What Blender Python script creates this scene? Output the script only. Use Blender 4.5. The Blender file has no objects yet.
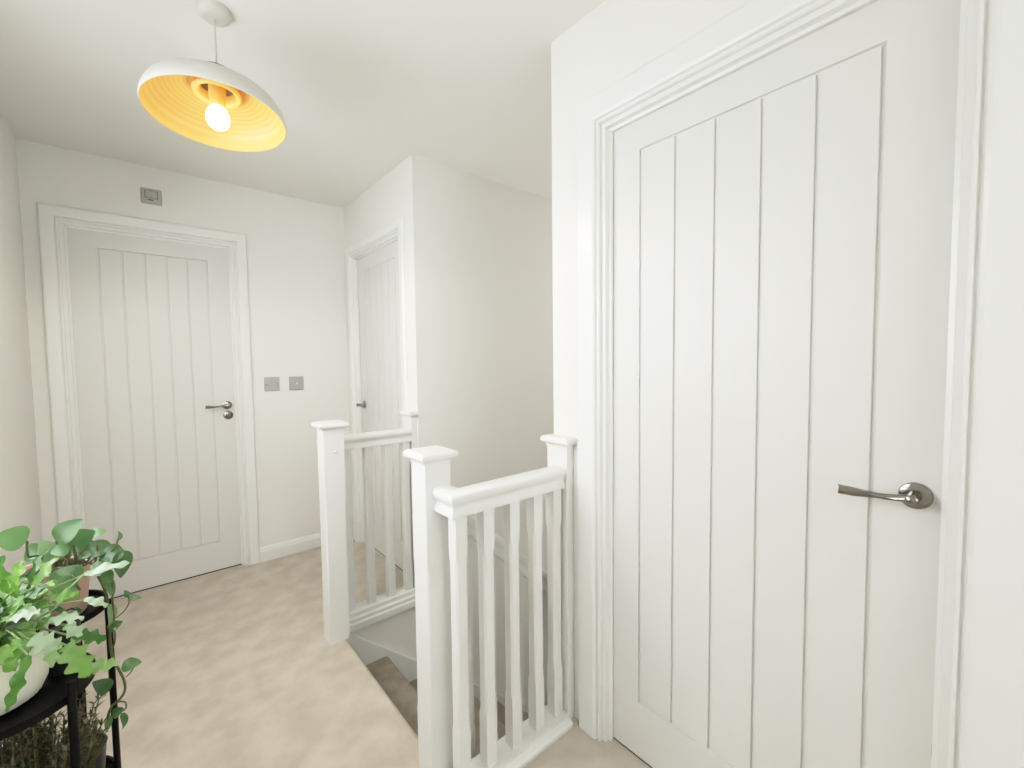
import bpy, bmesh, math, random
from mathutils import Vector, Matrix
random.seed(7)
col = bpy.context.scene.collection
PI = math.pi

# ------------------------------------------------------------------ camera
FPX = 434.741; YAW, PIT, ROL = math.radians(40.1103), math.radians(-2.9118), math.radians(-0.6892)
CH = 1.2731
fw = Vector((math.sin(YAW)*math.cos(PIT), math.cos(YAW)*math.cos(PIT), math.sin(PIT)))
rt0 = Vector((math.cos(YAW), -math.sin(YAW), 0)); up0 = rt0.cross(fw)
rt = rt0*math.cos(ROL)+up0*math.sin(ROL); up = up0*math.cos(ROL)-rt0*math.sin(ROL)
cd = bpy.data.cameras.new('camera'); cam = bpy.data.objects.new('camera', cd); col.objects.link(cam)
m3 = Matrix((rt, up, -fw)).transposed()
cam.matrix_world = Matrix.Translation((0, 0, CH)) @ m3.to_4x4()
cd.sensor_width = 36; cd.lens = FPX/1024*36; cd.clip_start = .02
bpy.context.scene.camera = cam
def at(u, w, Y):                      # survey point: photo pixel on the plane y = Y
    d = fw+rt*((u-512)/FPX)-up*((w-384)/FPX)
    t = Y/d.y
    return Vector((0, 0, CH))+d*t

# ------------------------------------------------------------------ room numbers
W = 1.1239; F = 3.1685; V = -0.43; H = 2.3758
YA = 1.1015; YB = 2.134; XS = .667; BACK = -1.5; TH = .10; LOW = -2.73; XE = 4.4

# ------------------------------------------------------------------ materials
def mat(name, base, rough=.5, metal=0, spec=.5, noise=None, bump=None, emit=None):
    m = bpy.data.materials.new(name); m.use_nodes = True
    nt = m.node_tree; N = nt.nodes; L = nt.links; b = N['Principled BSDF']
    b.inputs['Base Color'].default_value = (*base, 1); b.inputs['Roughness'].default_value = rough
    b.inputs['Metallic'].default_value = metal; b.inputs['Specular IOR Level'].default_value = spec
    tc = N.new('ShaderNodeTexCoord')
    def nz(scale, detail, stretch):
        mp = N.new('ShaderNodeMapping'); mp.inputs['Scale'].default_value = stretch
        L.new(tc.outputs['Object'], mp.inputs['Vector'])
        n = N.new('ShaderNodeTexNoise'); n.inputs['Scale'].default_value = scale; n.inputs['Detail'].default_value = detail
        L.new(mp.outputs[0], n.inputs['Vector']); return n
    if noise:                          # (scale, detail, stretch, colour2, lo, hi)
        n = nz(*noise[:3]); r = N.new('ShaderNodeValToRGB')
        r.color_ramp.elements[0].position = noise[4]; r.color_ramp.elements[1].position = noise[5]
        r.color_ramp.elements[0].color = (*base, 1); r.color_ramp.elements[1].color = (*noise[3], 1)
        L.new(n.outputs[0], r.inputs[0]); L.new(r.outputs[0], b.inputs['Base Color'])
    if bump:                           # (scale, detail, stretch, strength, distance)
        n = nz(*bump[:3]); bp = N.new('ShaderNodeBump'); bp.inputs['Strength'].default_value = bump[3]; bp.inputs['Distance'].default_value = bump[4]
        L.new(n.outputs[0], bp.inputs['Height']); L.new(bp.outputs[0], b.inputs['Normal'])
    if emit:
        b.inputs['Emission Color'].default_value = (*emit[0], 1); b.inputs['Emission Strength'].default_value = emit[1]
    return m
M_wall = mat('wall_paint', (.83, .82, .77), .85, spec=.2, bump=(220, 3, (1, 1, 1), .08, .001))
M_ceil = mat('ceiling_paint', (.86, .85, .795), .9, spec=.2, bump=(220, 3, (1, 1, 1), .08, .001))
M_gloss = mat('gloss_white_wood', (.83, .83, .80), .28, spec=.5)
M_door = mat('door_white', (.725, .72, .685), .38, spec=.35, bump=(60, 4, (3, 1, .08), .16, .0012))
M_groove = M_door
M_carpet = mat('beige_carpet', (.54, .475, .39), .95, spec=.1, noise=(9, 12, (1, 1, 1), (.655, .58, .485), .36, .64), bump=(420, 2, (1, 1, 1), .7, .004))
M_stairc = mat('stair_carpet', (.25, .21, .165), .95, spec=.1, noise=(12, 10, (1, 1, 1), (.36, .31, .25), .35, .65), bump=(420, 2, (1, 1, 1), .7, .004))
M_chrome = mat('satin_nickel', (.27, .255, .23), .18, metal=1)
M_steel = mat('brushed_steel_plate', (.40, .39, .40), .38, metal=.55, spec=.5, bump=(90, 2, (1, 1, 30), .1, .0004))
M_plate = mat('dull_silver_plastic', (.42, .41, .39), .45)
M_dark = mat('dark_gap', (.03, .03, .03), .6)
M_shade = mat('shade_outer_paint', (.62, .61, .55), .6)
M_plast = mat('white_plastic', (.72, .71, .66), .4)
M_cord = mat('pale_cord', (.6, .59, .54), .6)
M_cap = mat('walnut_cap', (.16, .10, .05), .5, noise=(12, 3, (1, 1, 6), (.24, .15, .07), .3, .7))
M_bulb = mat('glowing_bulb', (1, .9, .7), .4, emit=((1, .80, .50), 6))
M_black = mat('black_metal', (.0025, .0025, .003), .5, spec=.15)
M_blackpot = mat('black_plastic_pot', (.012, .012, .012), .5)
M_whitepot = mat('cream_ribbed_ceramic', (.88, .87, .72), .4)
M_pinkpot = mat('pink_clay', (.62, .38, .29), .7, noise=(20, 3, (1, 1, 1), (.68, .45, .35), .3, .7))
M_soil = mat('soil', (.03, .02, .014), .95, bump=(80, 4, (1, 1, 1), .8, .01))
M_stem = mat('stem_green', (.09, .12, .03), .5, noise=(30, 2, (1, 1, 1), (.10, .06, .03), .4, .7))
M_fstem = mat('fern_stem', (.22, .34, .12), .5)
M_glass = mat('window_glass', (1, 1, 1), .02); M_glass.node_tree.nodes['Principled BSDF'].inputs['Transmission Weight'].default_value = 1
def shade_inner():
    m = mat('bamboo_inner', (.80, .50, .17), .45); nt = m.node_tree; N, L = nt.nodes, nt.links; b = N['Principled BSDF']
    tc = N.new('ShaderNodeTexCoord'); w = N.new('ShaderNodeTexWave'); w.wave_type = 'RINGS'; w.rings_direction = 'Z'
    w.inputs['Scale'].default_value = 26; w.inputs['Distortion'].default_value = 1.6; w.inputs['Detail'].default_value = 2
    r = N.new('ShaderNodeValToRGB'); r.color_ramp.elements[0].color = (.78, .44, .12, 1); r.color_ramp.elements[1].color = (.85, .52, .17, 1)
    L.new(tc.outputs['Object'], w.inputs['Vector']); L.new(w.outputs[0], r.inputs[0]); L.new(r.outputs[0], b.inputs['Base Color'])
    return m
M_bamboo = shade_inner()
def leaf_mat(name, cols, rough=.35, trans=.3, emis=None):
    m = mat(name, cols[0], rough); nt = m.node_tree; N, L = nt.nodes, nt.links; b = N['Principled BSDF']
    g = N.new('ShaderNodeNewGeometry'); r = N.new('ShaderNodeValToRGB'); e = r.color_ramp.elements
    e[0].color = (*cols[0], 1); e[1].color = (*cols[-1], 1)
    for i, c in enumerate(cols[1:-1]):
        n = e.new((i+1)/(len(cols)-1)); n.color = (*c, 1)
    tc = N.new('ShaderNodeTexCoord'); nz = N.new('ShaderNodeTexNoise'); nz.inputs['Scale'].default_value = 30
    L.new(tc.outputs['Object'], nz.inputs['Vector'])
    ma = N.new('ShaderNodeMath'); ma.operation = 'MULTIPLY_ADD'; ma.inputs[1].default_value = .5; L.new(nz.outputs[0], ma.inputs[0])
    sb = N.new('ShaderNodeMath'); sb.operation = 'SUBTRACT'; sb.inputs[1].default_value = .25; L.new(g.outputs['Random Per Island'], sb.inputs[0])
    L.new(sb.outputs[0], ma.inputs[2]); L.new(ma.outputs[0], r.inputs[0]); L.new(r.outputs[0], b.inputs['Base Color'])
    tr = N.new('ShaderNodeBsdfTranslucent'); L.new(r.outputs[0], tr.inputs[0])
    mx = N.new('ShaderNodeMixShader'); mx.inputs[0].default_value = trans
    out = N['Material Output']; L.new(b.outputs[0], mx.inputs[1]); L.new(tr.outputs[0], mx.inputs[2]); L.new(mx.outputs[0], out.inputs[0])
    return m
M_fern = leaf_mat('blue_star_fern_leaf', [(.02, .08, .015), (.07, .22, .035), (.20, .44, .06), (.32, .52, .20), (.52, .68, .48)], .3)
M_pothos = leaf_mat('pothos_leaf', [(.04, .11, .03), (.12, .25, .08), (.26, .40, .20)], .28)
M_bush = leaf_mat('greyish_shrub_leaf', [(.04, .05, .02), (.10, .10, .05), (.20, .19, .12)], .7, .2)

# ------------------------------------------------------------------ mesh helpers
def tag(o, label=None, cat=None, group=None, kind=None):
    if label: o['label'] = label
    if cat: o['category'] = cat
    if group: o['group'] = group
    if kind: o['kind'] = kind
    return o
def obj(name, bm, m, parent=None, smooth=False, bevel=0, seg=2):
    if bevel:
        es = [e for e in bm.edges if len(e.link_faces) == 2 and e.calc_face_angle(0) > .6]
        bmesh.ops.bevel(bm, geom=es, offset=bevel, segments=seg, profile=.5, affect='EDGES', clamp_overlap=True)
    bmesh.ops.recalc_face_normals(bm, faces=bm.faces)
    me = bpy.data.meshes.new(name); bm.to_mesh(me); bm.free()
    me.materials.append(m)
    if smooth:
        for p in me.polygons: p.use_smooth = True
        try: me.set_sharp_from_angle(angle=math.radians(40))
        except Exception: pass
    o = bpy.data.objects.new(name, me); col.objects.link(o)
    if parent: o.parent = parent
    return o
def empty(name, loc=(0, 0, 0), rz=0):
    o = bpy.data.objects.new(name, None); col.objects.link(o); o.location = loc; o.rotation_euler = (0, 0, rz); o.empty_display_size = .05
    return o
def box(bm, x0, x1, y0, y1, z0, z1):
    vs = [bm.verts.new((x, y, z)) for x in (x0, x1) for y in (y0, y1) for z in (z0, z1)]
    for f in ((0, 1, 3, 2), (4, 6, 7, 5), (0, 4, 5, 1), (2, 3, 7, 6), (0, 2, 6, 4), (1, 5, 7, 3)):
        bm.faces.new([vs[i] for i in f])
def B(*a):
    bm = bmesh.new(); box(bm, *a); return bm
def prism(bm, pts, ax, a0, a1):
    """closed 2-D outline swept straight along axis ax; pts are the other two coordinates in xyz order"""
    def mk(p, a):
        return {'x': (a, p[0], p[1]), 'y': (p[0], a, p[1]), 'z': (p[0], p[1], a)}[ax]
    A = [bm.verts.new(mk(p, a0)) for p in pts]; C = [bm.verts.new(mk(p, a1)) for p in pts]
    n = len(pts)
    bm.faces.new(A); bm.faces.new(C)
    for i in range(n): bm.faces.new((A[i], A[(i+1) % n], C[(i+1) % n], C[i]))
def rings(bm, loops, cap=True, closed=True):
    R = [[bm.verts.new(p) for p in l] for l in loops]; n = len(R[0])
    for a, b in zip(R, R[1:]):
        for i in range(n if closed else n-1): bm.faces.new((a[i], a[(i+1) % n], b[(i+1) % n], b[i]))
    if cap: bm.faces.new(R[0]); bm.faces.new(R[-1])
    return R
def lathe(bm, prof, c=(0, 0, 0), n=48, cap=False, ax='z'):
    L = []
    for r, z in prof:
        l = []
        for i in range(n):
            a = 2*PI*i/n; p = (r*math.cos(a), r*math.sin(a), z)
            if ax == 'y': p = (p[0], p[2], p[1])
            if ax == 'x': p = (p[2], p[0], p[1])
            l.append((c[0]+p[0], c[1]+p[1], c[2]+p[2]))
        L.append(l)
    rings(bm, L, cap)
def tube(bm, pts, r, n=8, r1=None):
    pts = [Vector(p) for p in pts]; L = []; up_ = Vector((0.13, .21, 1)).normalized()
    for i, p in enumerate(pts):
        t = (pts[min(i+1, len(pts)-1)]-pts[max(i-1, 0)]).normalized()
        s = t.cross(up_); s = s.normalized() if s.length > 1e-4 else Vector((1, 0, 0)); q = s.cross(t)
        rr = r if r1 is None else r+(r1-r)*i/(len(pts)-1)
        L.append([p+s*rr*math.cos(2*PI*k/n)+q*rr*math.sin(2*PI*k/n) for k in range(n)])
    rings(bm, L)
def bez(pts, n=24):                    # catmull-rom through points
    P = [Vector(p) for p in pts]; P = [P[0]*2-P[1]]+P+[P[-1]*2-P[-2]]; out = []; k = len(P)-3
    for i in range(n+1):
        u = i/n*k; j = min(int(u), k-1); t = u-j; a, b, c, d = P[j:j+4]
        out.append(.5*((2*b)+(c-a)*t+(2*a-5*b+4*c-d)*t*t+(-a+3*b-3*c+d)*t**3))
    return out

# ------------------------------------------------------------------ room shell
bm = bmesh.new()
# landing carpet with a rolled nosing at the top of the stairs and a square hole for the stairwell
nose = [(XS-.40, 0)]+[(XS-.022+.022*math.sin(a), -.022+.022*math.cos(a)) for a in [PI/2*i/6 for i in range(7)]]+[(XS-.001, -.045), (XS-.02, -.06), (XS-.02, -.25), (XS-.40, -.25)]
prism(bm, nose, 'y', YA-.0, YB-.0)
box(bm, V-.1, XS-.40, YA, YB, -.25, 0)
box(bm, V-.1, W+.09, BACK-.1, YA, -.25, 0)
box(bm, V-.1, XS-.021, YB, F+.1, -.25, 0)
box(bm, XS-.021, W+.09, YB+.03, F+.1, -.25, 0)
tag(obj('floor', bm, M_carpet), 'beige fitted carpet covering the upstairs landing', 'floor', kind='structure')
tag(obj('floor_lower', B(XS, XE, YA-.1, YB+.1, LOW-.1, LOW), M_carpet), 'carpeted floor at the foot of the stairs', 'floor', kind='structure')
tag(obj('ceiling', B(V-.1, XE+.1, BACK-.1, F+.1, H, H+.1), M_ceil), 'off-white painted landing ceiling around the pendant lamp', 'ceiling', kind='structure')

def wall_open(name, axis, c0, c1, a0, a1, z0, z1, hole, label, m=M_wall):
    """wall slab: axis 'x' -> runs along x at y c0..c1; hole = (h0,h1,hz0,hz1)"""
    bm = bmesh.new()
    def bb(p, q, r, s):
        if q-p < 1e-4 or s-r < 1e-4: return
        if axis == 'x': box(bm, p, q, c0, c1, r, s)
        else: box(bm, c0, c1, p, q, r, s)
    if hole:
        h0, h1, k0, k1 = hole
        bb(a0, h0, z0, z1); bb(h1, a1, z0, z1); bb(h0, h1, k1, z1); bb(h0, h1, z0, k0)
    else: bb(a0, a1, z0, z1)
    bmesh.ops.remove_doubles(bm, verts=bm.verts, dist=1e-5)
    return tag(obj(name, bm, m), label, 'wall', kind='structure')

SL = .03                                # door leaf set back from the wall face
DOORS = {  # name: (origin, rot, width, mirror, offset of architrave outer edge, gb, gt)
 1: dict(o=(W, .8646, 0), rz=-PI/2, w=.771, out=.113),
 2: dict(o=(W, 3.020, 0), rz=-PI/2, w=.705, out=.082),
 3: dict(o=(-.282, F, 0), rz=0, w=.705, out=.092)}
wall_open('wall_right', 'y', W, W+TH, BACK, YA, 0, H, (.8646-.771-.03, .8646+.03, 0, 2.02), 'white wall with the nearest plank-style door')
wall_open('wall_side', 'y', W, W+TH, YB, F, LOW, H, (2.315-.025, 3.02+.025, -.25, 2.015), 'short white wall beyond the stairwell holding the half-hidden door')
wall_open('wall_far', 'x', F, F+TH, V-.1, W+TH, 0, H, (-.282-.025, .423+.025, 0, 2.015), 'far white wall with the plank-style door and two metal plates')
wall_open('wall_left', 'y', V-.1, V, BACK-.1, F, 0, H, (.80, 2.16, .95, 2.2), 'white left-hand wall pierced by the landing window beside the plants')
wall_open('wall_back', 'x', BACK-.1, BACK, V, W+TH, 0, H, (-.25, .95, .9, 2.1), 'white wall behind the viewpoint with an opening for the added fill window')
wall_open('wall_stairwell', 'x', YB, YB+TH, W+TH, XE, LOW, H, None, 'pale grey-looking wall on the far side of the stairwell')
wall_open('wall_stairwell_lower', 'x', YB, YB+.03, XS-.021, W, LOW, -.0015, None, 'white wall beneath the landing edge beside the stair string')
wall_open('wall_stairwell_end', 'y', XE, XE+.1, YA-TH, YB+TH, LOW, H, None, 'white wall closing the far end of the stairwell')
wall_open('wall_stairwell_near', 'x', YA-TH, YA, W+TH, XE, LOW, H, None, 'white wall on the near side of the stairwell')
wall_open('wall_stairwell_under', 'x', YA-TH, YA, XS-.06, W+TH, LOW, -.25, None, 'white wall under the near edge of the landing')
wall_open('wall_stairwell_top', 'y', XS-.12, XS-.06, YA-TH, YB+TH, LOW, -.25, None, 'white wall under the top step')

def skirt(name, ax, p0, p1, face, sgn, label):
    pr = [(0, 0), (.018, 0), (.018, .066), (.013, .074), (.012, .082), (.006, .090), (0, .092)]
    bm = bmesh.new()
    if ax == 'x': prism(bm, [(face+sgn*a, b) for a, b in pr], 'x', p0, p1)
    else: prism(bm, [(face+sgn*a, b) for a, b in pr], 'y', p0, p1)
    return tag(obj(name, bm, M_gloss), label, 'skirting board', kind='structure')
skirt('baseboard_far', 'x', .423+.092, W, F, -1, 'white skirting board right of the far door')
skirt('baseboard_far.001', 'x', V, -.374, F, -1, 'white skirting board left of the far door')
skirt('baseboard_side', 'y', 3.102, F-.018, W, -1, 'short white skirting board in the far corner')
skirt('baseboard_left', 'y', BACK, F-.018, V, 1, 'white skirting board along the left wall')
skirt('baseboard_right', 'y', BACK, -.02, W, -1, 'white skirting board nearer than the nearest door')

# ------------------------------------------------------------------ doors
def panel_mesh(w, gb, gt, g0, ng, th=.04, z0=.008, z1=1.988, gw=.0048, gd=.006):
    sp = ((w if w < .75 else .762)-2*g0)/(ng-1); gx = [g0+i*sp for i in range(ng)]
    X = sorted([0.0, w]+[g+d for g in gx for d in (-gw, -gw*.75, gw*.75, gw)]); Z = sorted([z0, z1]+[g+d for g in (gb, gt) for d in (-gw*.8, -gw*.4, gw*.4, gw*.8)])
    bm = bmesh.new(); G = {}
    for i, x in enumerate(X):
        for j, z in enumerate(Z):
            inv = any(abs(x-g) < gw*.8 for g in gx) and gb-gw*.5 <= z <= gt+gw*.5
            inh = any(abs(z-g) < gw*.5 for g in (gb, gt)) and gx[0]-gw*.8 <= x <= gx[-1]+gw*.8
            G[i, j] = bm.verts.new((x, gd if (inv or inh) else 0, z))
    for i in range(len(X)-1):
        for j in range(len(Z)-1): bm.faces.new((G[i, j], G[i+1, j], G[i+1, j+1], G[i, j+1]))
    # back and sides
    nx, nz_ = len(X)-1, len(Z)-1
    per = [G[i, 0] for i in range(nx+1)]+[G[nx, j] for j in range(1, nz_+1)]+[G[i, nz_] for i in range(nx-1, -1, -1)]+[G[0, j] for j in range(nz_-1, 0, -1)]
    bk = [bm.verts.new((v.co.x, th, v.co.z)) for v in per]
    for i in range(len(per)): bm.faces.new((per[i], bk[i], bk[(i+1) % len(bk)], per[(i+1) % len(per)]))
    bm.faces.new(bk)
    return bm
def frame_profile(bm, w, top, prof):
    """mitred U-shaped sweep round an opening 0..w x 0..top; prof = (offset outward from the leaf edge, y)"""
    L = []
    for corner in range(4):
        l = []
        for o, y in prof:
            x = -o if corner in (0, 1) else w+o; z = 0 if corner in (0, 3) else top+o
            l.append((x, y, z))
        L.append(l)
    rings(bm, L, cap=True)
def lever(side=1):
    """waisted lever: flat blade widening and twisting towards its forked end, runs to -x"""
    bm = bmesh.new(); L = []; N_ = 16
    for i in range(N_+1):
        t = i/N_
        x = -side*(-.006+.122*t)
        y = -.050+.012*math.sin(t*PI*.9)*.6-.003*t
        z = .003-.004*math.sin(t*PI)-.005*t
        h = .0085-.0055*math.sin(min(t*1.3, 1)*PI)*.75+(.0015*max(0, t-.35)/.65)
        th_ = .0075-.0035*t
        tw = 1.1*(1-t)**1.5
        l = []
        for k in range(12):
            a = 2*PI*k/12; cx = th_*abs(math.cos(a))**.7*math.copysign(1, math.cos(a)); cz = h*abs(math.sin(a))**.7*math.copysign(1, math.sin(a))
            yy = cx*math.cos(tw)-cz*math.sin(tw); zz = cx*math.sin(tw)+cz*math.cos(tw)
            xx = x
            if i == N_: xx = x+side*(.006*(1-abs(math.sin(a))))      # notched tip
            l.append((xx, y+yy, z+zz))
        L.append(l)
    rings(bm, L)
    return bm
def make_door(n, label, hx, side, lock=False, lab_h=None):
    d = DOORS[n]; w = d['w']
    root = empty('door_%d' % n, d['o'], d['rz']); tag(root, label, 'door', kind='structure')
    gb, gt = .1868, 1.8989
    g0 = (.762-5*.1116)/2 if w > .75 else (.705-5*.0945)/2-.0
    p = obj('door_panel', panel_mesh(w, gb, gt, g0, 6), M_door, root); p.location = (0, SL, 0)
    # lining with a door stop
    bm = bmesh.new()
    lin = d['out']-.075 if d['out'] > .1 else .018
    frame_profile(bm, w, 1.992, [(.003, SL+.004), (.003, SL-.001), (-.004, SL-.002), (-.004, SL-.012), (.004, SL-.014), (.006, .003), (.006, 0), (lin+.02, 0), (lin+.02, .09), (.003, .09)])
    obj('door_frame', bm, M_gloss, root)
    # architrave: ogee inner edge, flat face, small outer bevel
    bm = bmesh.new(); o = d['out']; i0 = .020
    pr = [(i0, 0), (i0, -.010), (i0+.003, -.0145), (i0+.007, -.015), (i0+.009, -.009), (i0+.0125, -.009), (i0+.0155, -.0165), (i0+.022, -.020), (i0+.028, -.021),
          (o-.012, -.021), (o-.006, -.0195), (o-.002, -.015), (o, -.012), (o, 0)]
    frame_profile(bm, w, 1.992, pr)
    a = obj('architrave', bm, M_gloss, root)
    obj('threshold_gap', B(0, w, SL+.002, .09, .0008, .0055), M_dark, root)
    # handle
    bm = bmesh.new(); lathe(bm, [(.001, 0), (.026, 0), (.0262, -.004), (.0245, -.0085), (.020, -.0105), (.0105, -.0108), (.0095, -.014), (.0095, -.040), (.010, -.054), (.006, -.057), (.001, -.0575)], n=32, ax='y')
    rose = obj('door_handle', bm, M_chrome, root, smooth=True); rose.location = (hx, SL, 1.0 if n == 1 else (1.027 if n == 3 else .99)); rose['label'] = 'round nickel rose of the lever handle'
    lv = obj('lever', lever(side), M_chrome, rose, smooth=True)
    if n == 1: lv.location = (0, .003, 0)
    if lock:
        bm = bmesh.new(); lathe(bm, [(.001, 0), (.026, 0), (.026, -.005), (.023, -.008), (.013, -.009), (.012, -.012), (.001, -.0125)], n=32, ax='y')
        lk = obj('privacy_lock', bm, M_chrome, root, smooth=True); lk.location = (hx+.004, SL, .964)
        bm = bmesh.new(); box(bm, -.003, .003, -.015, -.0121, -.009, .009)
        o2 = obj('coin_slot', bm, M_dark, lk, bevel=.0008)
    return root
d1 = make_door(1, 'large white plank-style door with a waisted nickel lever, nearest on the right', .8646-.135, 1)
bm = bmesh.new(); box(bm, .7655, .7685, .0275, .031, .487, .512); obj('striker_nick', bm, M_plate, d1)
make_door(2, 'narrow-looking white plank-style door half hidden behind the far stair balustrade', .062, -1)
make_door(3, 'white plank-style door in the far wall behind the plants, with lever and round lock', .661, 1, lock=True)

# ------------------------------------------------------------------ windows (the light comes through these; the back one is added for fill)
def window(name, axis, face, a0, a1, z0, z1, label):
    root = empty(name, ((a0+a1)/2, face, z0) if axis == 'x' else (face, (a0+a1)/2, z0), 0 if axis == 'x' else PI/2)
    tag(root, label, 'window', kind='structure')
    w = (a1-a0)/2; h = z1-z0; f = .05
    bm = bmesh.new()
    for q in ((-w, -w+f, 0, h), (w-f, w, 0, h), (-w+f, w-f, 0, f), (-w+f, w-f, h-f, h), (-f/2, f/2, f, h-f)): box(bm, q[0], q[1], .02, .07, q[2], q[3])
    obj('window_frame', bm, M_gloss, root)
    for s in (0, 1): obj('pane', B((-w+f) if s == 0 else f/2, -f/2 if s == 0 else w-f, .043, .047, f, h-f), M_glass, root)
    obj('window_sill', B(-w-.0, w+.0, -.03, .02, -.022, 0), M_gloss, root, bevel=.004)
    return root
window('window_1', 'y', V, .80, 2.16, .95, 2.2, 'white framed window in the left wall beside the plant stand')
wb = window('fill_window', 'x', BACK, -.25, .95, .9, 2.1, 'added white framed window behind the viewpoint, there to let fill light in'); wb.rotation_euler = (0, 0, PI)  # unseen window, added so fill light can enter from behind

# ------------------------------------------------------------------ stairs
RISE, GO = .206, .24
st = empty('staircase', (XS, YA, -.25)); tag(st, 'carpeted staircase going down to the right from the landing edge', 'staircase')
def child(o, parent):
    o.parent = parent; o.matrix_parent_inverse = Matrix.Translation(parent.location).inverted(); return o
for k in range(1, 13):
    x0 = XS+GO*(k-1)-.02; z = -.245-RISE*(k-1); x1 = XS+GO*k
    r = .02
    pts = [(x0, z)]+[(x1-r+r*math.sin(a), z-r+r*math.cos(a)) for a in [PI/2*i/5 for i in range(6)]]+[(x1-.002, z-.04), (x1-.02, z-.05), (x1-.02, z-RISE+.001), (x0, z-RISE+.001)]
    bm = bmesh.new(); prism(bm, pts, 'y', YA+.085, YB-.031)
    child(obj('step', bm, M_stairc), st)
SLP = .857
def zs(x): return -.063-SLP*(x-.726)
bm = bmesh.new()
x0, x1 = XS-.02, 3.75
prism(bm, [(x0, -.012), (.667, -.012), (x1, zs(x1)), (x1, zs(x1)-.30), (x0, -.36)], 'y', YB-.03, YB-.001)
child(obj('stair_string', bm, M_gloss, bevel=.004), st)
bm = bmesh.new()
def zr(x): return -.10-.884*(x-.80)
prism(bm, [(.70, -.03), (.72, zr(.72)), (x1, zr(x1)), (x1, zr(x1)-.36), (.70, -.42)], 'y', YA+.045, YA+.08)
child(obj('stair_string', bm, M_gloss, bevel=.004), st)

# ------------------------------------------------------------------ balustrades
def sq(c, h, z, ch=0):
    """square loop of 8 verts, corners cut by ch"""
    x, y = c; k = max(ch, .0008)
    return [(x-h, y-h+k, z), (x-h+k, y-h, z), (x+h-k, y-h, z), (x+h, y-h+k, z), (x+h, y+h-k, z), (x+h-k, y+h, z), (x-h+k, y+h, z), (x-h, y+h-k, z)]
def baluster(c, z0, z1, h=.0195, e=.16):
    bm = bmesh.new()
    rings(bm, [sq(c, h, z0), sq(c, h, z0+e), sq(c, h, z0+e+.02, .0065), sq(c, h, z1-e*.75-.02, .0065), sq(c, h, z1-e*.75), sq(c, h, z1)])
    return bm
def cap_prof(bm, x0, x1, y0, y1, z, full=(1, 1, 1, 1)):
    """flat newel cap: cove, then a bullnosed plate; full = overhang flags -x,+x,-y,+y"""
    pr = [(0, 0), (.003, .001), (.004, .007), (.007, .010), (.013, .012), (.017, .016), (.0185, .022), (.0175, .029), (.013, .034), (.008, .036)]
    L = []
    for o, h in pr:
        a, b, c, d = [o*f for f in full]
        L.append([(x0-a, y0-c, z+h), (x1+b, y0-c, z+h), (x1+b, y1+d, z+h), (x0-a, y1+d, z+h)])
    rings(bm, L)
def newel(name, x0, x1, y0, y1, z0, parent, ztop=.975):
    c = ((x0+x1)/2, (y0+y1)/2); h = (x1-x0)/2
    bm = bmesh.new()
    rings(bm, [sq(c, h, z0), sq(c, h, .20), sq(c, h, .215, .0045), sq(c, h, .655, .0045), sq(c, h, .67), sq(c, h, ztop)])
    n = obj(name, bm, M_gloss); child(n, parent)
    bm = bmesh.new(); cap_prof(bm, x0, x1, y0, y1, ztop)
    cp = obj('newel_cap', bm, M_gloss); cp.parent = n
    return n
RP = [(-.030, .040), (-.033, .050), (-.033, .058), (-.028, .066), (-.018, .070), (.018, .070), (.028, .066), (.033, .058), (.033, .050), (.030, .040),
      (.024, .034), (.022, .026), (.025, .018), (.029, .012), (.029, 0), (-.029, 0), (-.029, .012), (-.025, .018), (-.022, .026), (-.024, .034)]
def rail_path(bm, pts):
    """rail profile swept along a level, mitred polyline"""
    pts = [Vector(p) for p in pts]; L = []
    for i, p in enumerate(pts):
        a = (p-pts[i-1]).normalized() if i else None; b = (pts[i+1]-p).normalized() if i < len(pts)-1 else None
        d1 = a or b; d2 = b or a
        n1 = Vector((d1.y, -d1.x, 0)).normalized(); n2 = Vector((d2.y, -d2.x, 0)).normalized(); nn = (n1+n2).normalized(); k = 1/max(.3, nn.dot(n1))
        L.append([p+nn*(o*k)+Vector((0, 0, h)) for o, h in RP])
    rings(bm, L)

# near balustrade
nb = empty('stair_balustrade', (.87, 1.04, 0)); tag(nb, 'near white stair balustrade with a large square newel, beside the nearest door', 'balustrade', 'painted landing balustrades')
n1 = newel('newel_post', .607, .692, 1.115, 1.20, 0, nb)
bm = bmesh.new(); rail_path(bm, [(.662, 1.1155, .838), (.662, 1.043, .838), (1.088, 1.043, .838)]); child(obj('handrail', bm, M_gloss, smooth=True), nb)
bm = bmesh.new(); prism(bm, [(.983, .0005), (.983, .012), (.990, .018), (1.005, .022), (1.005, .034), (1.083, .034), (1.083, .022), (1.097, .018), (1.100, .012), (1.100, .0005)], 'x', .632, 1.088); child(obj('base_rail', bm, M_gloss), nb)
for x in (.668, .766, .868, .970, 1.060): child(obj('baluster', baluster((x, 1.043), .034, .839), M_gloss), nb)
def half_newel(y0, y1, parent):
    bm = bmesh.new(); box(bm, W-.034, W-.0005, y0, y1, .0005, .975)
    n = child(obj('half_newel', bm, M_gloss, bevel=.002), parent)
    bm = bmesh.new(); cap_prof(bm, W-.034, W-.0005, y0, y1, .975, (1, 0, 1, 1)); cp = obj('newel_cap', bm, M_gloss); cp.parent = n
half_newel(1.008, 1.10, nb)

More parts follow.
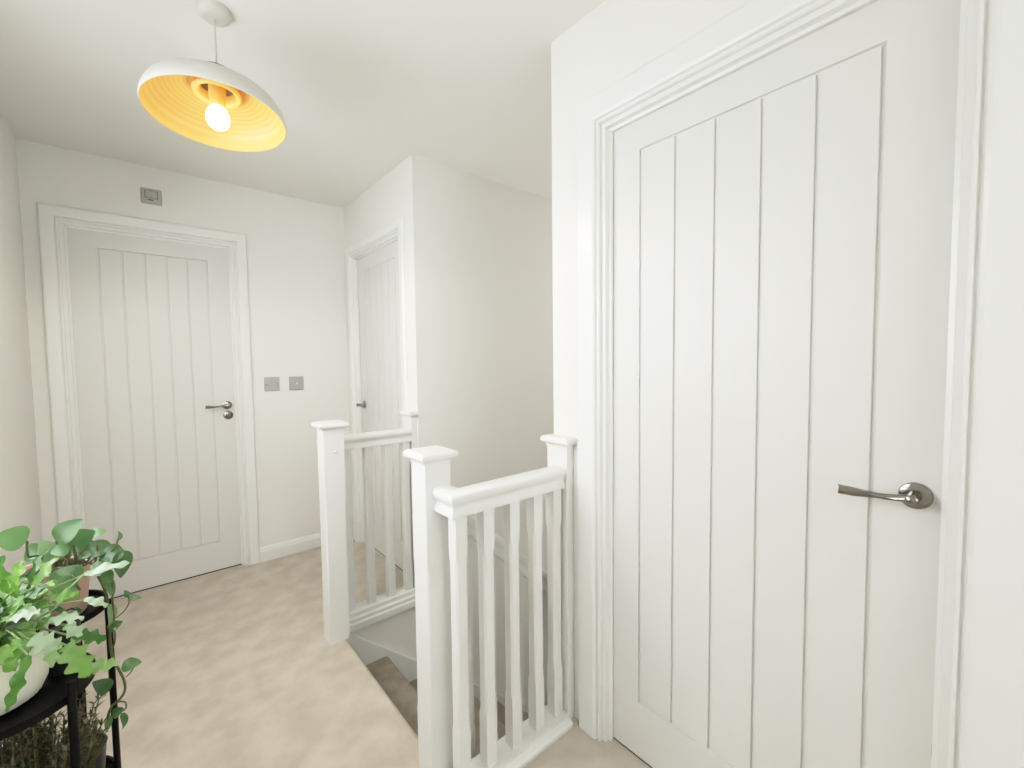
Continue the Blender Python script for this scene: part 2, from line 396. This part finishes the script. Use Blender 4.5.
# far balustrade
fb = empty('stair_balustrade', (.87, 2.15, 0)); tag(fb, 'far white stair balustrade between the stairwell and the half-hidden door', 'balustrade', 'painted landing balustrades')
n2 = newel('newel_post', .588, .678, 1.997, 2.087, 0, fb)
bm = bmesh.new(); lathe(bm, [(.001, -.004), (.005, -.0035), (.0075, -.001), (.008, .001)], c=(.639, 1.997, .878), n=20, ax='y'); s_ = obj('screw_cover', bm, M_plast, smooth=True); s_.parent = n2
bm = bmesh.new(); rail_path(bm, [(.650, 2.0865, .850), (.650, 2.170, .850), (W-.034, 2.170, .850)]); child(obj('handrail', bm, M_gloss, smooth=True), fb)
bm = bmesh.new(); prism(bm, [(2.118, -.055), (2.112, -.05), (2.112, -.02), (2.118, -.012), (2.118, .004), (2.13, .010), (2.13, .030), (2.21, .030), (2.21, .0006), (2.133, .0006), (2.133, -.055)], 'x', .655, W-.001); child(obj('base_rail', bm, M_gloss), fb)
for x in (.744, .852, .960, 1.060): child(obj("baluster", baluster((x, 2.170), .030, .851, h=.0195), M_gloss), fb)
half_newel(2.142, 2.225, fb)

# raking balustrade going down with the stairs
rb = empty('stair_handrail', (.75, 1.165, 0)); tag(rb, 'sloping white handrail and balusters running down the stairs behind the near balustrade', 'balustrade', 'raking stair handrail')
def zt(x): return .813-.884*(x-.75)
bm = bmesh.new(); X0, X1 = .690, 1.24
L = []
for x in (X0, X1):
    L.append([(x, 1.163+o*.95, zt(x)-.078+h*1.15) for o, h in RP])
rings(bm, L); child(obj('handrail', bm, M_gloss, smooth=True), rb)
for x in (.775, .872, .995, 1.118):
    child(obj('baluster', baluster((x, 1.163), zr(x)-.01, zt(x)-.070, h=.0155, e=.14), M_gloss), rb)

# ------------------------------------------------------------------ pendant lamp
LX, LY = .210, 1.665; RZ = 2.042
lamp = empty('pendant_lamp', (LX, LY, H)); tag(lamp, 'pendant lamp with a pale dome shade and glowing bamboo inside, over the landing', 'lamp')
bm = bmesh.new(); lathe(bm, [(.001, -.001), (.046, -.001), (.046, -.009), (.043, -.018), (.037, -.024), (.028, -.027), (.008, -.028), (.001, -.028)], n=40)
obj('ceiling_rose', bm, M_shade, lamp, smooth=True)
bm = bmesh.new(); tube(bm, [(0, 0, -.026), (0, 0, -.10), (0, 0, -.182)], .0032, 8); obj('cord', bm, M_cord, lamp, smooth=True)
dz = RZ-H
outer = [(.189, 0), (.1905, .006), (.189, .018), (.184, .035), (.174, .053), (.157, .070), (.133, .085), (.104, .096), (.075, .103), (.045, .107)]
inner = [(.189, 0), (.186, .001), (.1855, .016), (.180, .032), (.170, .049), (.153, .065), (.130, .080), (.102, .0905), (.074, .097), (.058, .0995)]
bm = bmesh.new(); lathe(bm, outer, c=(0, 0, dz), n=72); sh = obj('lamp_shade', bm, M_shade, lamp, smooth=True)
bm = bmesh.new(); lathe(bm, inner+[(.045, .101)], c=(0, 0, 0), n=72); si = obj('shade_lining', bm, M_bamboo, sh, smooth=True); si.location = (0, 0, dz); si['label'] = 'glowing yellow bamboo inside of the shade'
bm = bmesh.new(); lathe(bm, [(.001, .146), (.044, .146), (.051, .143), (.057, .132), (.060, .104), (.001, .108)], c=(0, 0, dz), n=40); obj('shade_cap', bm, M_cap, lamp, smooth=True)
bm = bmesh.new(); lathe(bm, [(.046, .099), (.049, .078), (.055, .072), (.061, .070), (.066, .074), (.067, .080), (.062, .0865), (.060, .099)], c=(0, 0, dz), n=48); obj('shade_ring', bm, M_bamboo, lamp, smooth=True)
bm = bmesh.new(); lathe(bm, [(.001, .099), (.024, .099), (.022, .050), (.018, .034), (.001, .034)], c=(0, 0, dz), n=32); obj('bulb_holder', bm, M_bamboo, lamp, smooth=True)
bm = bmesh.new(); lathe(bm, [(.001, .036), (.016, .035), (.024, .027), (.030, .014), (.032, 0), (.030, -.013), (.024, -.024), (.014, -.031), (.001, -.0335)], c=(0, 0, dz), n=40)
obj('light_bulb', bm, M_bulb, lamp, smooth=True)

piv = Vector((0, 0, -.172)); TM = Matrix.Translation(piv) @ Matrix.Rotation(math.radians(1.3), 4, 'Y') @ Matrix.Rotation(math.radians(-4), 4, 'X') @ Matrix.Translation(-piv)
for o in list(lamp.children):
    if o.name.split('.')[0] not in ('ceiling_rose', 'cord'): o.matrix_basis = TM @ o.matrix_basis
# ------------------------------------------------------------------ wall plates
def rounded_plate(w, h, t, r, m, parent=None, name='plate'):
    bm = bmesh.new(); L = []
    for k, (ins, y) in enumerate([(0, 0), (0, -t*.7), (t*.3, -t)]):
        l = []
        for cx, cz, a0 in ((w/2-r, h/2-r, 0), (-w/2+r, h/2-r, 90), (-w/2+r, -h/2+r, 180), (w/2-r, -h/2+r, 270)):
            for q in range(5):
                a = math.radians(a0+q*22.5); l.append((cx+(r-ins)*math.cos(a), y, cz+(r-ins)*math.sin(a)))
        L.append(l)
    rings(bm, L); return obj(name, bm, m, parent)
def wall_plate(name, x, z, label, cat, kind):
    r = empty(name, (x, F, z)); tag(r, label, cat)
    if kind == 'spur':
        rounded_plate(.090, .082, .012, .008, M_plate, r, 'face_plate')
        b = rounded_plate(.052, .036, .004, .004, M_plate, r, 'fuse_carrier'); b.location = (0, -.0118, .0075)
        g = obj('carrier_gap', B(-.0285, .0285, -.0126, -.0115, -.0125, .0275), M_dark, r)
        obj('flex_outlet', B(-.016, .010, -.0135, -.0115, -.024, -.019), M_dark, r, bevel=.0008)
        obj('indicator', B(.010, .016, -.0135, -.0115, -.026, -.020), M_plast, r, bevel=.0008)
        obj('indicator', B(-.004, .001, -.0135, -.0115, .031, .036), M_dark, r, bevel=.0008)
    else:
        rounded_plate(.088, .092, .007, .003, M_steel, r, 'face_plate')
        if kind == 'switch':
            obj('rocker', B(-.009, .009, -.012, -.0065, -.014, .012), M_steel, r, bevel=.002)
        else:
            bm = bmesh.new(); lathe(bm, [(.001, -.012), (.005, -.0118), (.0065, -.010), (.0065, -.0065)], n=20, ax='y'); o = obj('socket_button', bm, M_plast, r, smooth=True)
        for s in (-1, 1):
            bm = bmesh.new(); lathe(bm, [(.001, -.0082), (.0028, -.008), (.0032, -.0065)], n=12, ax='y'); o = obj('screw', bm, M_chrome, r); o.location = (s*.032, 0, 0)
    return r
wall_plate('fused_spur', .066, 2.213, 'grey square fused spur plate high on the wall above the far door', 'switch', 'spur')
wall_plate('light_switch', .626, 1.148, 'brushed metal wall switch nearer to the far door frame', 'switch', 'switch')
wall_plate('wall_socket', .773, 1.147, 'brushed metal wall plate with a white centre button, right of the metal switch', 'socket', 'button')

# ------------------------------------------------------------------ plant stand
def ring_band(R, z0, z1, t=.005, n=64):
    bm = bmesh.new(); lathe(bm, [(R, z0), (R, z1), (R-t, z1), (R-t, z0), (R, z0)], n=n); return bm
def make_stand(cx, cy, R_, a0, ztop, tiers, label):
    ps = empty('plant_stand', (cx, cy, 0)); tag(ps, label, 'plant stand')
    for k in range(4):
        a = math.radians(a0+90*k); x, y = (R_+.006)*math.cos(a), (R_+.006)*math.sin(a)
        bm = bmesh.new(); tube(bm, [(x, y, 0), (x, y, .3), (x, y, ztop)], .0062, 12)
        obj('leg', bm, M_black, ps, smooth=True)
    for z in tiers:
        obj('ring', ring_band(R_, z-.002, z+.012), M_black, ps, smooth=True)
        bm = bmesh.new(); lathe(bm, [(.001, z-.002), (R_-.004, z-.002), (R_-.004, z+.001), (.001, z+.001)], n=48); obj('tray', bm, M_black, ps)
make_stand(-.205, 1.095, .112, -42, .75, (.712, .40), 'black metal plant stand under the cream pot and fern, nearest at the left edge')
make_stand(-.180, 1.335, .094, -19, .755, (.738, .33), 'black metal plant stand under the pink pot, just behind the nearer stand')

def pot_lathe(prof, c, m, name, parent, n=64, ribs=0):
    bm = bmesh.new(); L = []
    for r, z in prof:
        l = []
        for i in range(n):
            a = 2*PI*i/n; rr = r*(1+(.010*math.cos(ribs*a) if ribs and r > .02 else 0)); l.append((rr*math.cos(a), rr*math.sin(a), z))
        L.append(l)
    rings(bm, L, cap=True); o = obj(name, bm, m, parent, smooth=True); return o

def leaf_surface(bm, base, tip, width, nrm, shape, curve=.15, fold=.15, n=12, wav=0.0, lobes=0):
    """one leaf blade: a strip of cross sections from base to tip, centre vein lower than the margins"""
    base, tip = Vector(base), Vector(tip); ax = tip-base; Ln = ax.length; t_ = ax.normalized(); nrm = Vector(nrm)
    s = t_.cross(nrm).normalized(); nn = s.cross(t_).normalized(); rows = []
    ph = random.random()*6
    for i in range(n+1):
        t = i/n; w = shape(t)*width
        c = base+ax*t+nn*(Ln*curve*(math.sin(PI*t)))
        l = []
        for k, q in enumerate((-1, -.5, 0, .5, 1)):
            ww = w
            if lobes and abs(q) == 1:
                ww = w*(.74+.26*math.cos(2*PI*lobes*t+ph+(1.7 if q > 0 else 0)))
                if t > .93 or t < .05: ww = w
            wv = wav*math.sin(t*17+ph+q*2)*(abs(q))
            l.append(c+s*(q*ww*(1 if abs(q) == 1 else (ww/w if w > 1e-6 else 1)))+nn*(abs(q)*ww*fold+wv))
        rows.append([bm.verts.new(p) for p in l])
    for a, b in zip(rows, rows[1:]):
        for k in range(4): bm.faces.new((a[k], a[k+1], b[k+1], b[k]))
def heart(t): return .5*(math.sin(PI*min(1, t**.62))**.75)*(1 if t > .02 else .45)+.015*(1-t)
def strap(t): return .5*math.sin(PI*min(1, .06+.94*t)**.9)**.6

# --- pothos in the pink pot
pp = empty('potted_pothos', (-.168, 1.330, .7395)); tag(pp, 'trailing heart-leaved plant in a pink clay pot behind the fern', 'potted plant')
PB = Vector(pp.location)
pot_lathe([(.001, 0), (.045, 0), (.048, .004), (.058, .105), (.060, .110), (.056, .110), (.053, .102), (.001, .100)], None, M_pinkpot, 'pot', pp)
pot_lathe([(.001, .101), (.052, .101), (.045, .107), (.001, .109)], None, M_soil, 'soil', pp)
bm = bmesh.new(); bs = bmesh.new()
crown = PB+Vector((0, 0, .105))
def pl(b, t, wpx, Y, nrm=(0.2, -.6, .8), curve=.12, stem=None, Yt=None):
    Y += .08
    B_ = at(*b, Y)-PB; T_ = at(*t, Yt or Y)-PB
    wd = wpx/FPX*(at(*b, Y)-Vector((0, 0, CH))).dot(fw)
    leaf_surface(bm, B_, T_, wd, nrm, heart, curve, .16, 14)
    if stem:
        S_ = at(*stem, Y+.0)-PB
        tube(bs, bez([crown-PB+Vector((random.uniform(-.02, .02), random.uniform(-.02, .02), 0)), (S_*.6+(crown-PB)*.4)+Vector((0, 0, .01)), S_, B_], 12), .0022, 6)
pl((27, 541), (-7, 536), 25, 1.20, (0.1, -.75, .6), .06, stem=(28, 556))
pl((56, 541), (84, 519), 22, 1.22, (-.3, -.8, .5), .08, stem=(60, 552))
pl((62, 549), (96, 531), 26, 1.24, (-.2, -.8, .4), .05, stem=(63, 556))
pl((88, 537), (107, 531), 14, 1.25, (0, -.5, .9), .1, stem=(96, 548))
pl((112, 545), (74, 561), 18, 1.22, (-.35, -.6, .6), .15, stem=(108, 556))
pl((124, 550), (98, 563), 20, 1.20, (.1, -.6, .8), .15, stem=(106, 566))
pl((118, 552), (121, 578), 22, 1.19, (.7, -.6, .2), .1)
pl((92, 553), (76, 560), 9, 1.21, (0, -.5, .8), .1, stem=(86, 562))
pl((77, 583), (50, 573), 28, 1.14, (.1, -.85, .45), .05, stem=(72, 575))
pl((80, 590), (56, 597), 18, 1.15, (.1, -.5, .9), .1, stem=(74, 582))
pl((60, 560), (40, 540), 20, 1.23, (-.3, -.7, .6), .1, stem=(62, 566))
pl((45, 548), (24, 561), 20, 1.24, (.1, -.7, .7), .1, stem=(50, 560))
pl((70, 548), (50, 553), 16, 1.20, (.1, -.7, .7), .1, stem=(68, 560))
pl((90, 572), (112, 566), 16, 1.18, (.1, -.6, .8), .1, stem=(84, 574))
pl((102, 572), (112, 583), 12, 1.18, (.5, -.6, .5), .1)
obj('foliage', bm, M_pothos, pp, smooth=True)
for a, b in (((80, 575), (82, 552)), ((76, 575), (73, 545)), ((70, 574), (74, 548)), ((62, 575), (64, 548)), ((66, 575), (66, 552)), ((92, 568), (97, 545)), ((106, 560), (119, 536)), ((84, 566), (97, 555))):
    tube(bs, bez([at(*a, 1.29)-PB, (at(*a, 1.29)+at(*b, 1.29))/2-PB+Vector((.004, 0, 0)), at(*b, 1.29)-PB], 8), .0018, 6)
obj('stems', bs, M_stem, pp, smooth=True)
bv = bmesh.new(); bl = bmesh.new(); Yv = 1.28
vine = [(98, 576), (104, 588), (108, 604), (110, 622), (110, 640), (113, 658), (119, 670), (124, 680), (125, 690), (120, 699), (112, 706), (108, 716), (107, 728)]
tube(bv, bez([at(*q, Yv)-PB for q in vine], 60), .0026, 8)
tube(bv, bez([at(*q, Yv)-PB for q in [(113, 580), (112, 592), (114, 618), (115, 640), (112, 650)]], 16), .0018, 6)
tube(bv, bez([at(*q, Yv)-PB for q in [(116, 618), (124, 611), (129, 603), (128, 596)]], 12), .0013, 6)
tube(bv, bez([at(*q, Yv)-PB for q in [(126, 677), (131, 672), (134, 666)]], 8), .0013, 6)
tube(bv, bez([at(*q, Yv)-PB for q in [(112, 706), (117, 702), (125, 702), (126, 708), (121, 712)]], 12), .0018, 6)
tube(bv, bez([at(*q, Yv)-PB for q in [(119, 538), (116, 545), (111, 552)]], 8), .0013, 6)
bm = bl
pl((128, 599), (142, 598), 7, Yv-.08, (.1, -.5, .9), .1)
pl((108, 630), (123, 621), 10, Yv-.08, (.3, -.7, .7), .1)
pl((128, 597), (124, 590), 5, Yv-.08, (.3, -.7, .7), .1)
pl((121, 668), (142, 662), 13, Yv-.08, (.1, -.6, .8), .15)
pl((110, 690), (92, 682), 14, Yv-.08, (-.1, -.6, .8), .1)
pl((112, 716), (124, 708), 10, Yv-.08, (.1, -.6, .8), .1)
pl((121, 713), (122, 730), 7, Yv-.08, (.6, -.6, .2), .2)
pl((107, 716), (106, 733), 8, Yv-.08, (.6, -.6, .2), .1)
pl((103, 578), (113, 598), 11, Yv-.08, (.7, -.6, .3), .1)
pl((120, 540), (118, 531), 5, Yv-.08, (.7, -.6, .3), .1)
pl((110, 604), (109, 628), 10, Yv-.08, (.7, -.6, .3), .1)
obj('trailing_vine', bv, M_stem, pp, smooth=True)
obj('vine_leaves', bl, M_pothos, pp, smooth=True)

# --- blue star fern in the cream ribbed pot
fp = empty('potted_fern', (-.213, 1.088, .7135)); tag(fp, 'wavy silver-green fern in a cream ribbed pot, on the nearer black stand', 'potted plant')
FB = Vector(fp.location)
pot_lathe([(.001, 0), (.040, 0), (.053, .008), (.061, .026), (.064, .055), (.0635, .105), (.065, .112), (.060, .112), (.058, .100), (.001, .098)], None, M_whitepot, 'pot', fp, n=144, ribs=36)
pot_lathe([(.001, .099), (.057, .099), (.050, .106), (.001, .110)], None, M_soil, 'soil', fp)
bm = bmesh.new(); bs = bmesh.new(); C0 = Vector((0, 0, .105))
def frond(root, tip, width, nrm, sag=.02, lobes=4, stemr=.0016):
    root, tip = Vector(root), Vector(tip)
    mid = root+(tip-root)*.38+Vector((0, 0, .02))
    tube(bs, bez([C0+Vector((random.uniform(-.03, .03), random.uniform(-.03, .03), -.005)), (C0+mid)*.5+Vector((0, 0, .012)), mid], 8), .0010, 5)
    leaf_surface(bm, mid, tip, width, nrm, strap, .10, .12, 22, .004, lobes)
for i in range(135):
    a = random.uniform(0, 2*PI); el = random.uniform(-.25, 1.25); R_ = random.uniform(.075, .15)
    tip = C0+Vector((math.cos(a)*math.cos(el)*R_*.95, math.sin(a)*math.cos(el)*R_*.8, math.sin(el)*R_*.78))
    if tip.x > .075 and el > -.05: tip.x = random.uniform(.0, .075)
    if tip.x > .125: tip.x = random.uniform(.05, .12)
    if tip.x < -.19: tip.x = -.19
    if tip.y < -.13: tip.y = -.13
    frond(C0, tip, random.uniform(.036, .058), (random.uniform(-.7, .3), random.uniform(-.5, .1), 1), lobes=random.choice((2, 3, 3, 4)))
def fx(b, t, wpx, Y, nrm=(-.2, -.5, .9), curve=.1, lobes=3, root=True):
    B_ = at(*b, Y)-FB; T_ = at(*t, Y)-FB
    wd = wpx/FPX*(at(*b, Y)-Vector((0, 0, CH))).dot(fw)
    leaf_surface(bm, B_, T_, wd, nrm, strap, curve, .1, 26, .003, lobes)
    if root: tube(bs, bez([C0, (C0+B_)*.5+Vector((0, 0, .02)), B_], 8), .0015, 6)
fx((83, 575), (130, 563), 13, 1.10, (-.4, -.5, .8), .06, 2)
tube(bs, bez([C0, at(52, 610, 1.05)-FB, at(66, 592, 1.08)-FB, at(84, 574, 1.10)-FB], 16), .0017, 6)
fx((84, 600), (108, 606), 12, 1.13, (-.3, -.4, .9), .1, 2)
fx((66, 645), (90, 676), 26, 1.02, (.3, -.9, .3), .02, 3)
fx((84, 668), (120, 663), 15, 1.03, (.1, -.8, .5), .05, 3, False)
fx((72, 636), (106, 640), 17, 1.05, (-.1, -.6, .8), .1, 3)
fx((28, 655), (6, 713), 13, .965, (.1, -1, .2), .1, 3)
fx((30, 640), (62, 648), 22, .99, (-.1, -.7, .7), .1, 3)
fx((48, 622), (84, 618), 18, 1.04, (-.5, -.3, .9), .1, 3)
fx((40, 612), (6, 622), 20, 1.0, (-.5, -.3, .9), .1, 3)
fx((30, 590), (48, 549), 14, 1.10, (-.6, -.5, .5), .1, 2)
fx((20, 600), (2, 556), 18, 1.08, (-.6, -.5, .5), .1, 3)
fx((36, 586), (57, 557), 16, 1.08, (-.4, -.6, .5), .1, 2)
fx((14, 590), (24, 560), 18, 1.04, (-.4, -.6, .5), .1, 2)
fx((50, 600), (80, 594), 17, 1.06, (-.4, -.6, .9), .1, 2)
fx((20, 640), (-6, 668), 16, .98, (-.2, -.9, .5), .1, 3)
fx((52, 640), (52, 668), 14, .99, (.2, -.9, .3), .05, 2)
fx((66, 625), (82, 636), 15, 1.04, (-.2, -.7, .7), .1, 2)
obj('foliage', bm, M_fern, fp, smooth=True); obj('stems', bs, M_fstem, fp, smooth=True)

# --- black pot tucked between
bp = empty('plant_pot', (-.178, 1.178, .712)); 
# joined to the stand's right side, empty black planter behind the cream pot
tag(bp, 'small black plastic planter between the cream pot and the stand legs', 'pot')
bp.location = (-.140, 1.140, .7135)
pot_lathe([(.001, 0), (.022, 0), (.023, .003), (.027, .080), (.0275, .085), (.025, .085), (.024, .075), (.001, .07)], None, M_blackpot, 'pot_body', bp)

# --- grey-leaved shrub on the lower tier
sb = empty('potted_shrub', (-.200, 1.100, .4015)); tag(sb, 'greyish feathery shrub on the lower tier of the nearer stand', 'potted plant')
pot_lathe([(.001, 0), (.05, 0), (.053, .003), (.064, .075), (.066, .078), (.061, .078), (.058, .070), (.001, .068)], None, M_blackpot, 'pot', sb)
bm = bmesh.new(); bs = bmesh.new()
for i in range(150):
    a = random.uniform(0, 2*PI); sp = random.uniform(0, 1)**.7; R_ = sp*.125
    top = Vector((math.cos(a)*R_, math.sin(a)*R_, random.uniform(.20, .285)-sp*.05))
    p0 = Vector((math.cos(a)*R_*.35, math.sin(a)*R_*.35, .066)); path = bez([p0, (p0+top)*.5+Vector((math.cos(a)*.012, math.sin(a)*.012, 0)), top], 10)
    tube(bs, path, .0011, 5)
    for j, p in enumerate(path[2:]):
        for q in range(8):
            b_ = random.uniform(0, 2*PI); d = Vector((math.cos(b_), math.sin(b_), random.uniform(.2, 1.4))).normalized()*random.uniform(.009, .018)
            leaf_surface(bm, p, p+d, .0034, (d.y, -d.x, .4), strap, .05, .1, 2)
obj('foliage', bm, M_bush, sb); obj('stems', bs, M_stem, sb)
# --- little black pot with a pale leafed cutting, lower tier right
lp = empty('potted_cutting', (-.142, 1.335, .3315)); tag(lp, 'small pale-leaved cutting in a black pot, on the lower tier of the stand behind', 'potted plant')
pot_lathe([(.001, 0), (.030, 0), (.032, .003), (.039, .085), (.041, .09), (.037, .09), (.035, .08), (.001, .078)], None, M_blackpot, 'pot', lp)
bm = bmesh.new(); LB = Vector(lp.location)
for (b, t, wp, Y) in (((76, 762), (66, 734), 18, 1.27), ((84, 758), (80, 738), 9, 1.28), ((74, 772), (84, 750), 12, 1.27)):
    B_ = at(*b, Y)-LB; T_ = at(*t, Y)-LB; leaf_surface(bm, B_, T_, wp/FPX*.8, (.1, -.9, .4), heart, .05, .1, 10)
obj('foliage', bm, leaf_mat('pale_leaf', [(.25, .33, .2), (.42, .48, .36)], .4), lp, smooth=True)
bm = bmesh.new()
for (b, t) in (((76, 762), 1.27), ((84, 758), 1.28), ((74, 772), 1.27)): tube(bm, bez([Vector((0, 0, .078)), (at(*b, t)-LB)*.6+Vector((0, 0, .01)), at(*b, t)-LB], 8), .0015, 6)
obj('stems', bm, M_stem, lp, smooth=True)

# ------------------------------------------------------------------ light
def area(name, loc, rot, sx, sy, power, colr):
    l = bpy.data.lights.new(name, 'AREA'); l.shape = 'RECTANGLE'; l.size = sx; l.size_y = sy; l.energy = power; l.color = colr
    o = bpy.data.objects.new(name, l); col.objects.link(o); o.location = loc; o.rotation_euler = rot; return o
area('daylight_side_window', (V-.09, 1.50, 1.50), (0, -PI/2+math.radians(36), 0), 1.05, 1.25, 10.5, (.97, .98, .98))
area('back_fill_light', (.35, BACK-.09, 1.5), (PI/2-math.radians(28), 0, 0), 1.1, 1.1, 6.2, (1, .98, .92))  # added fill from behind the camera, through the invented back window
area('low_stairwell_fill', (3.2, 1.6, -1.0), (PI, 0, 0), .5, .5, 2, (1, .96, .9))  # unseen fill added low in the stairwell, aimed upward
p = bpy.data.lights.new('bulb_light', 'POINT'); p.energy = .24; p.color = (1, .78, .45); p.shadow_soft_size = .024
po = bpy.data.objects.new('bulb_light', p); col.objects.link(po); po.location = (LX, LY-.008, RZ-.004)
q_ = bpy.data.lights.new('stairwell_fill', 'POINT'); q_.energy = 2.8; q_.color = (1, .98, .94); q_.shadow_soft_size = .12  # hidden point light added to brighten the grey stairwell wall
qo = bpy.data.objects.new('stairwell_fill', q_); col.objects.link(qo); qo.location = (2.8, 1.50, 1.7)
sp = bpy.data.lights.new('bulb_downlight', 'SPOT'); sp.energy = 6; sp.color = (1, .90, .74); sp.shadow_soft_size = .02; sp.spot_size = math.radians(172); sp.spot_blend = .3
so = bpy.data.objects.new('bulb_downlight', sp); col.objects.link(so); so.location = (LX, LY, RZ-.045)
w = bpy.data.worlds.new('world'); bpy.context.scene.world = w; w.use_nodes = True
w.node_tree.nodes['Background'].inputs[0].default_value = (.9, .95, 1, 1); w.node_tree.nodes['Background'].inputs[1].default_value = 2.0
sc = bpy.context.scene
sc.view_settings.view_transform = 'Standard'; sc.view_settings.look = 'None'; sc.view_settings.exposure = 0
vs = sc.view_settings; vs.use_curve_mapping = True; cm = vs.curve_mapping; cm.use_clip = False; cv = cm.curves[3]
cv.points[0].location = (0, 0); cv.points[1].location = (1.0, .98)
cm.white_level = (.64, .64, .64)
for a_, b_ in ((.10, .185), (.225, .40), (.36, .61), (.5, .755), (.75, .905)): cv.points.new(a_, b_)
cm.update()
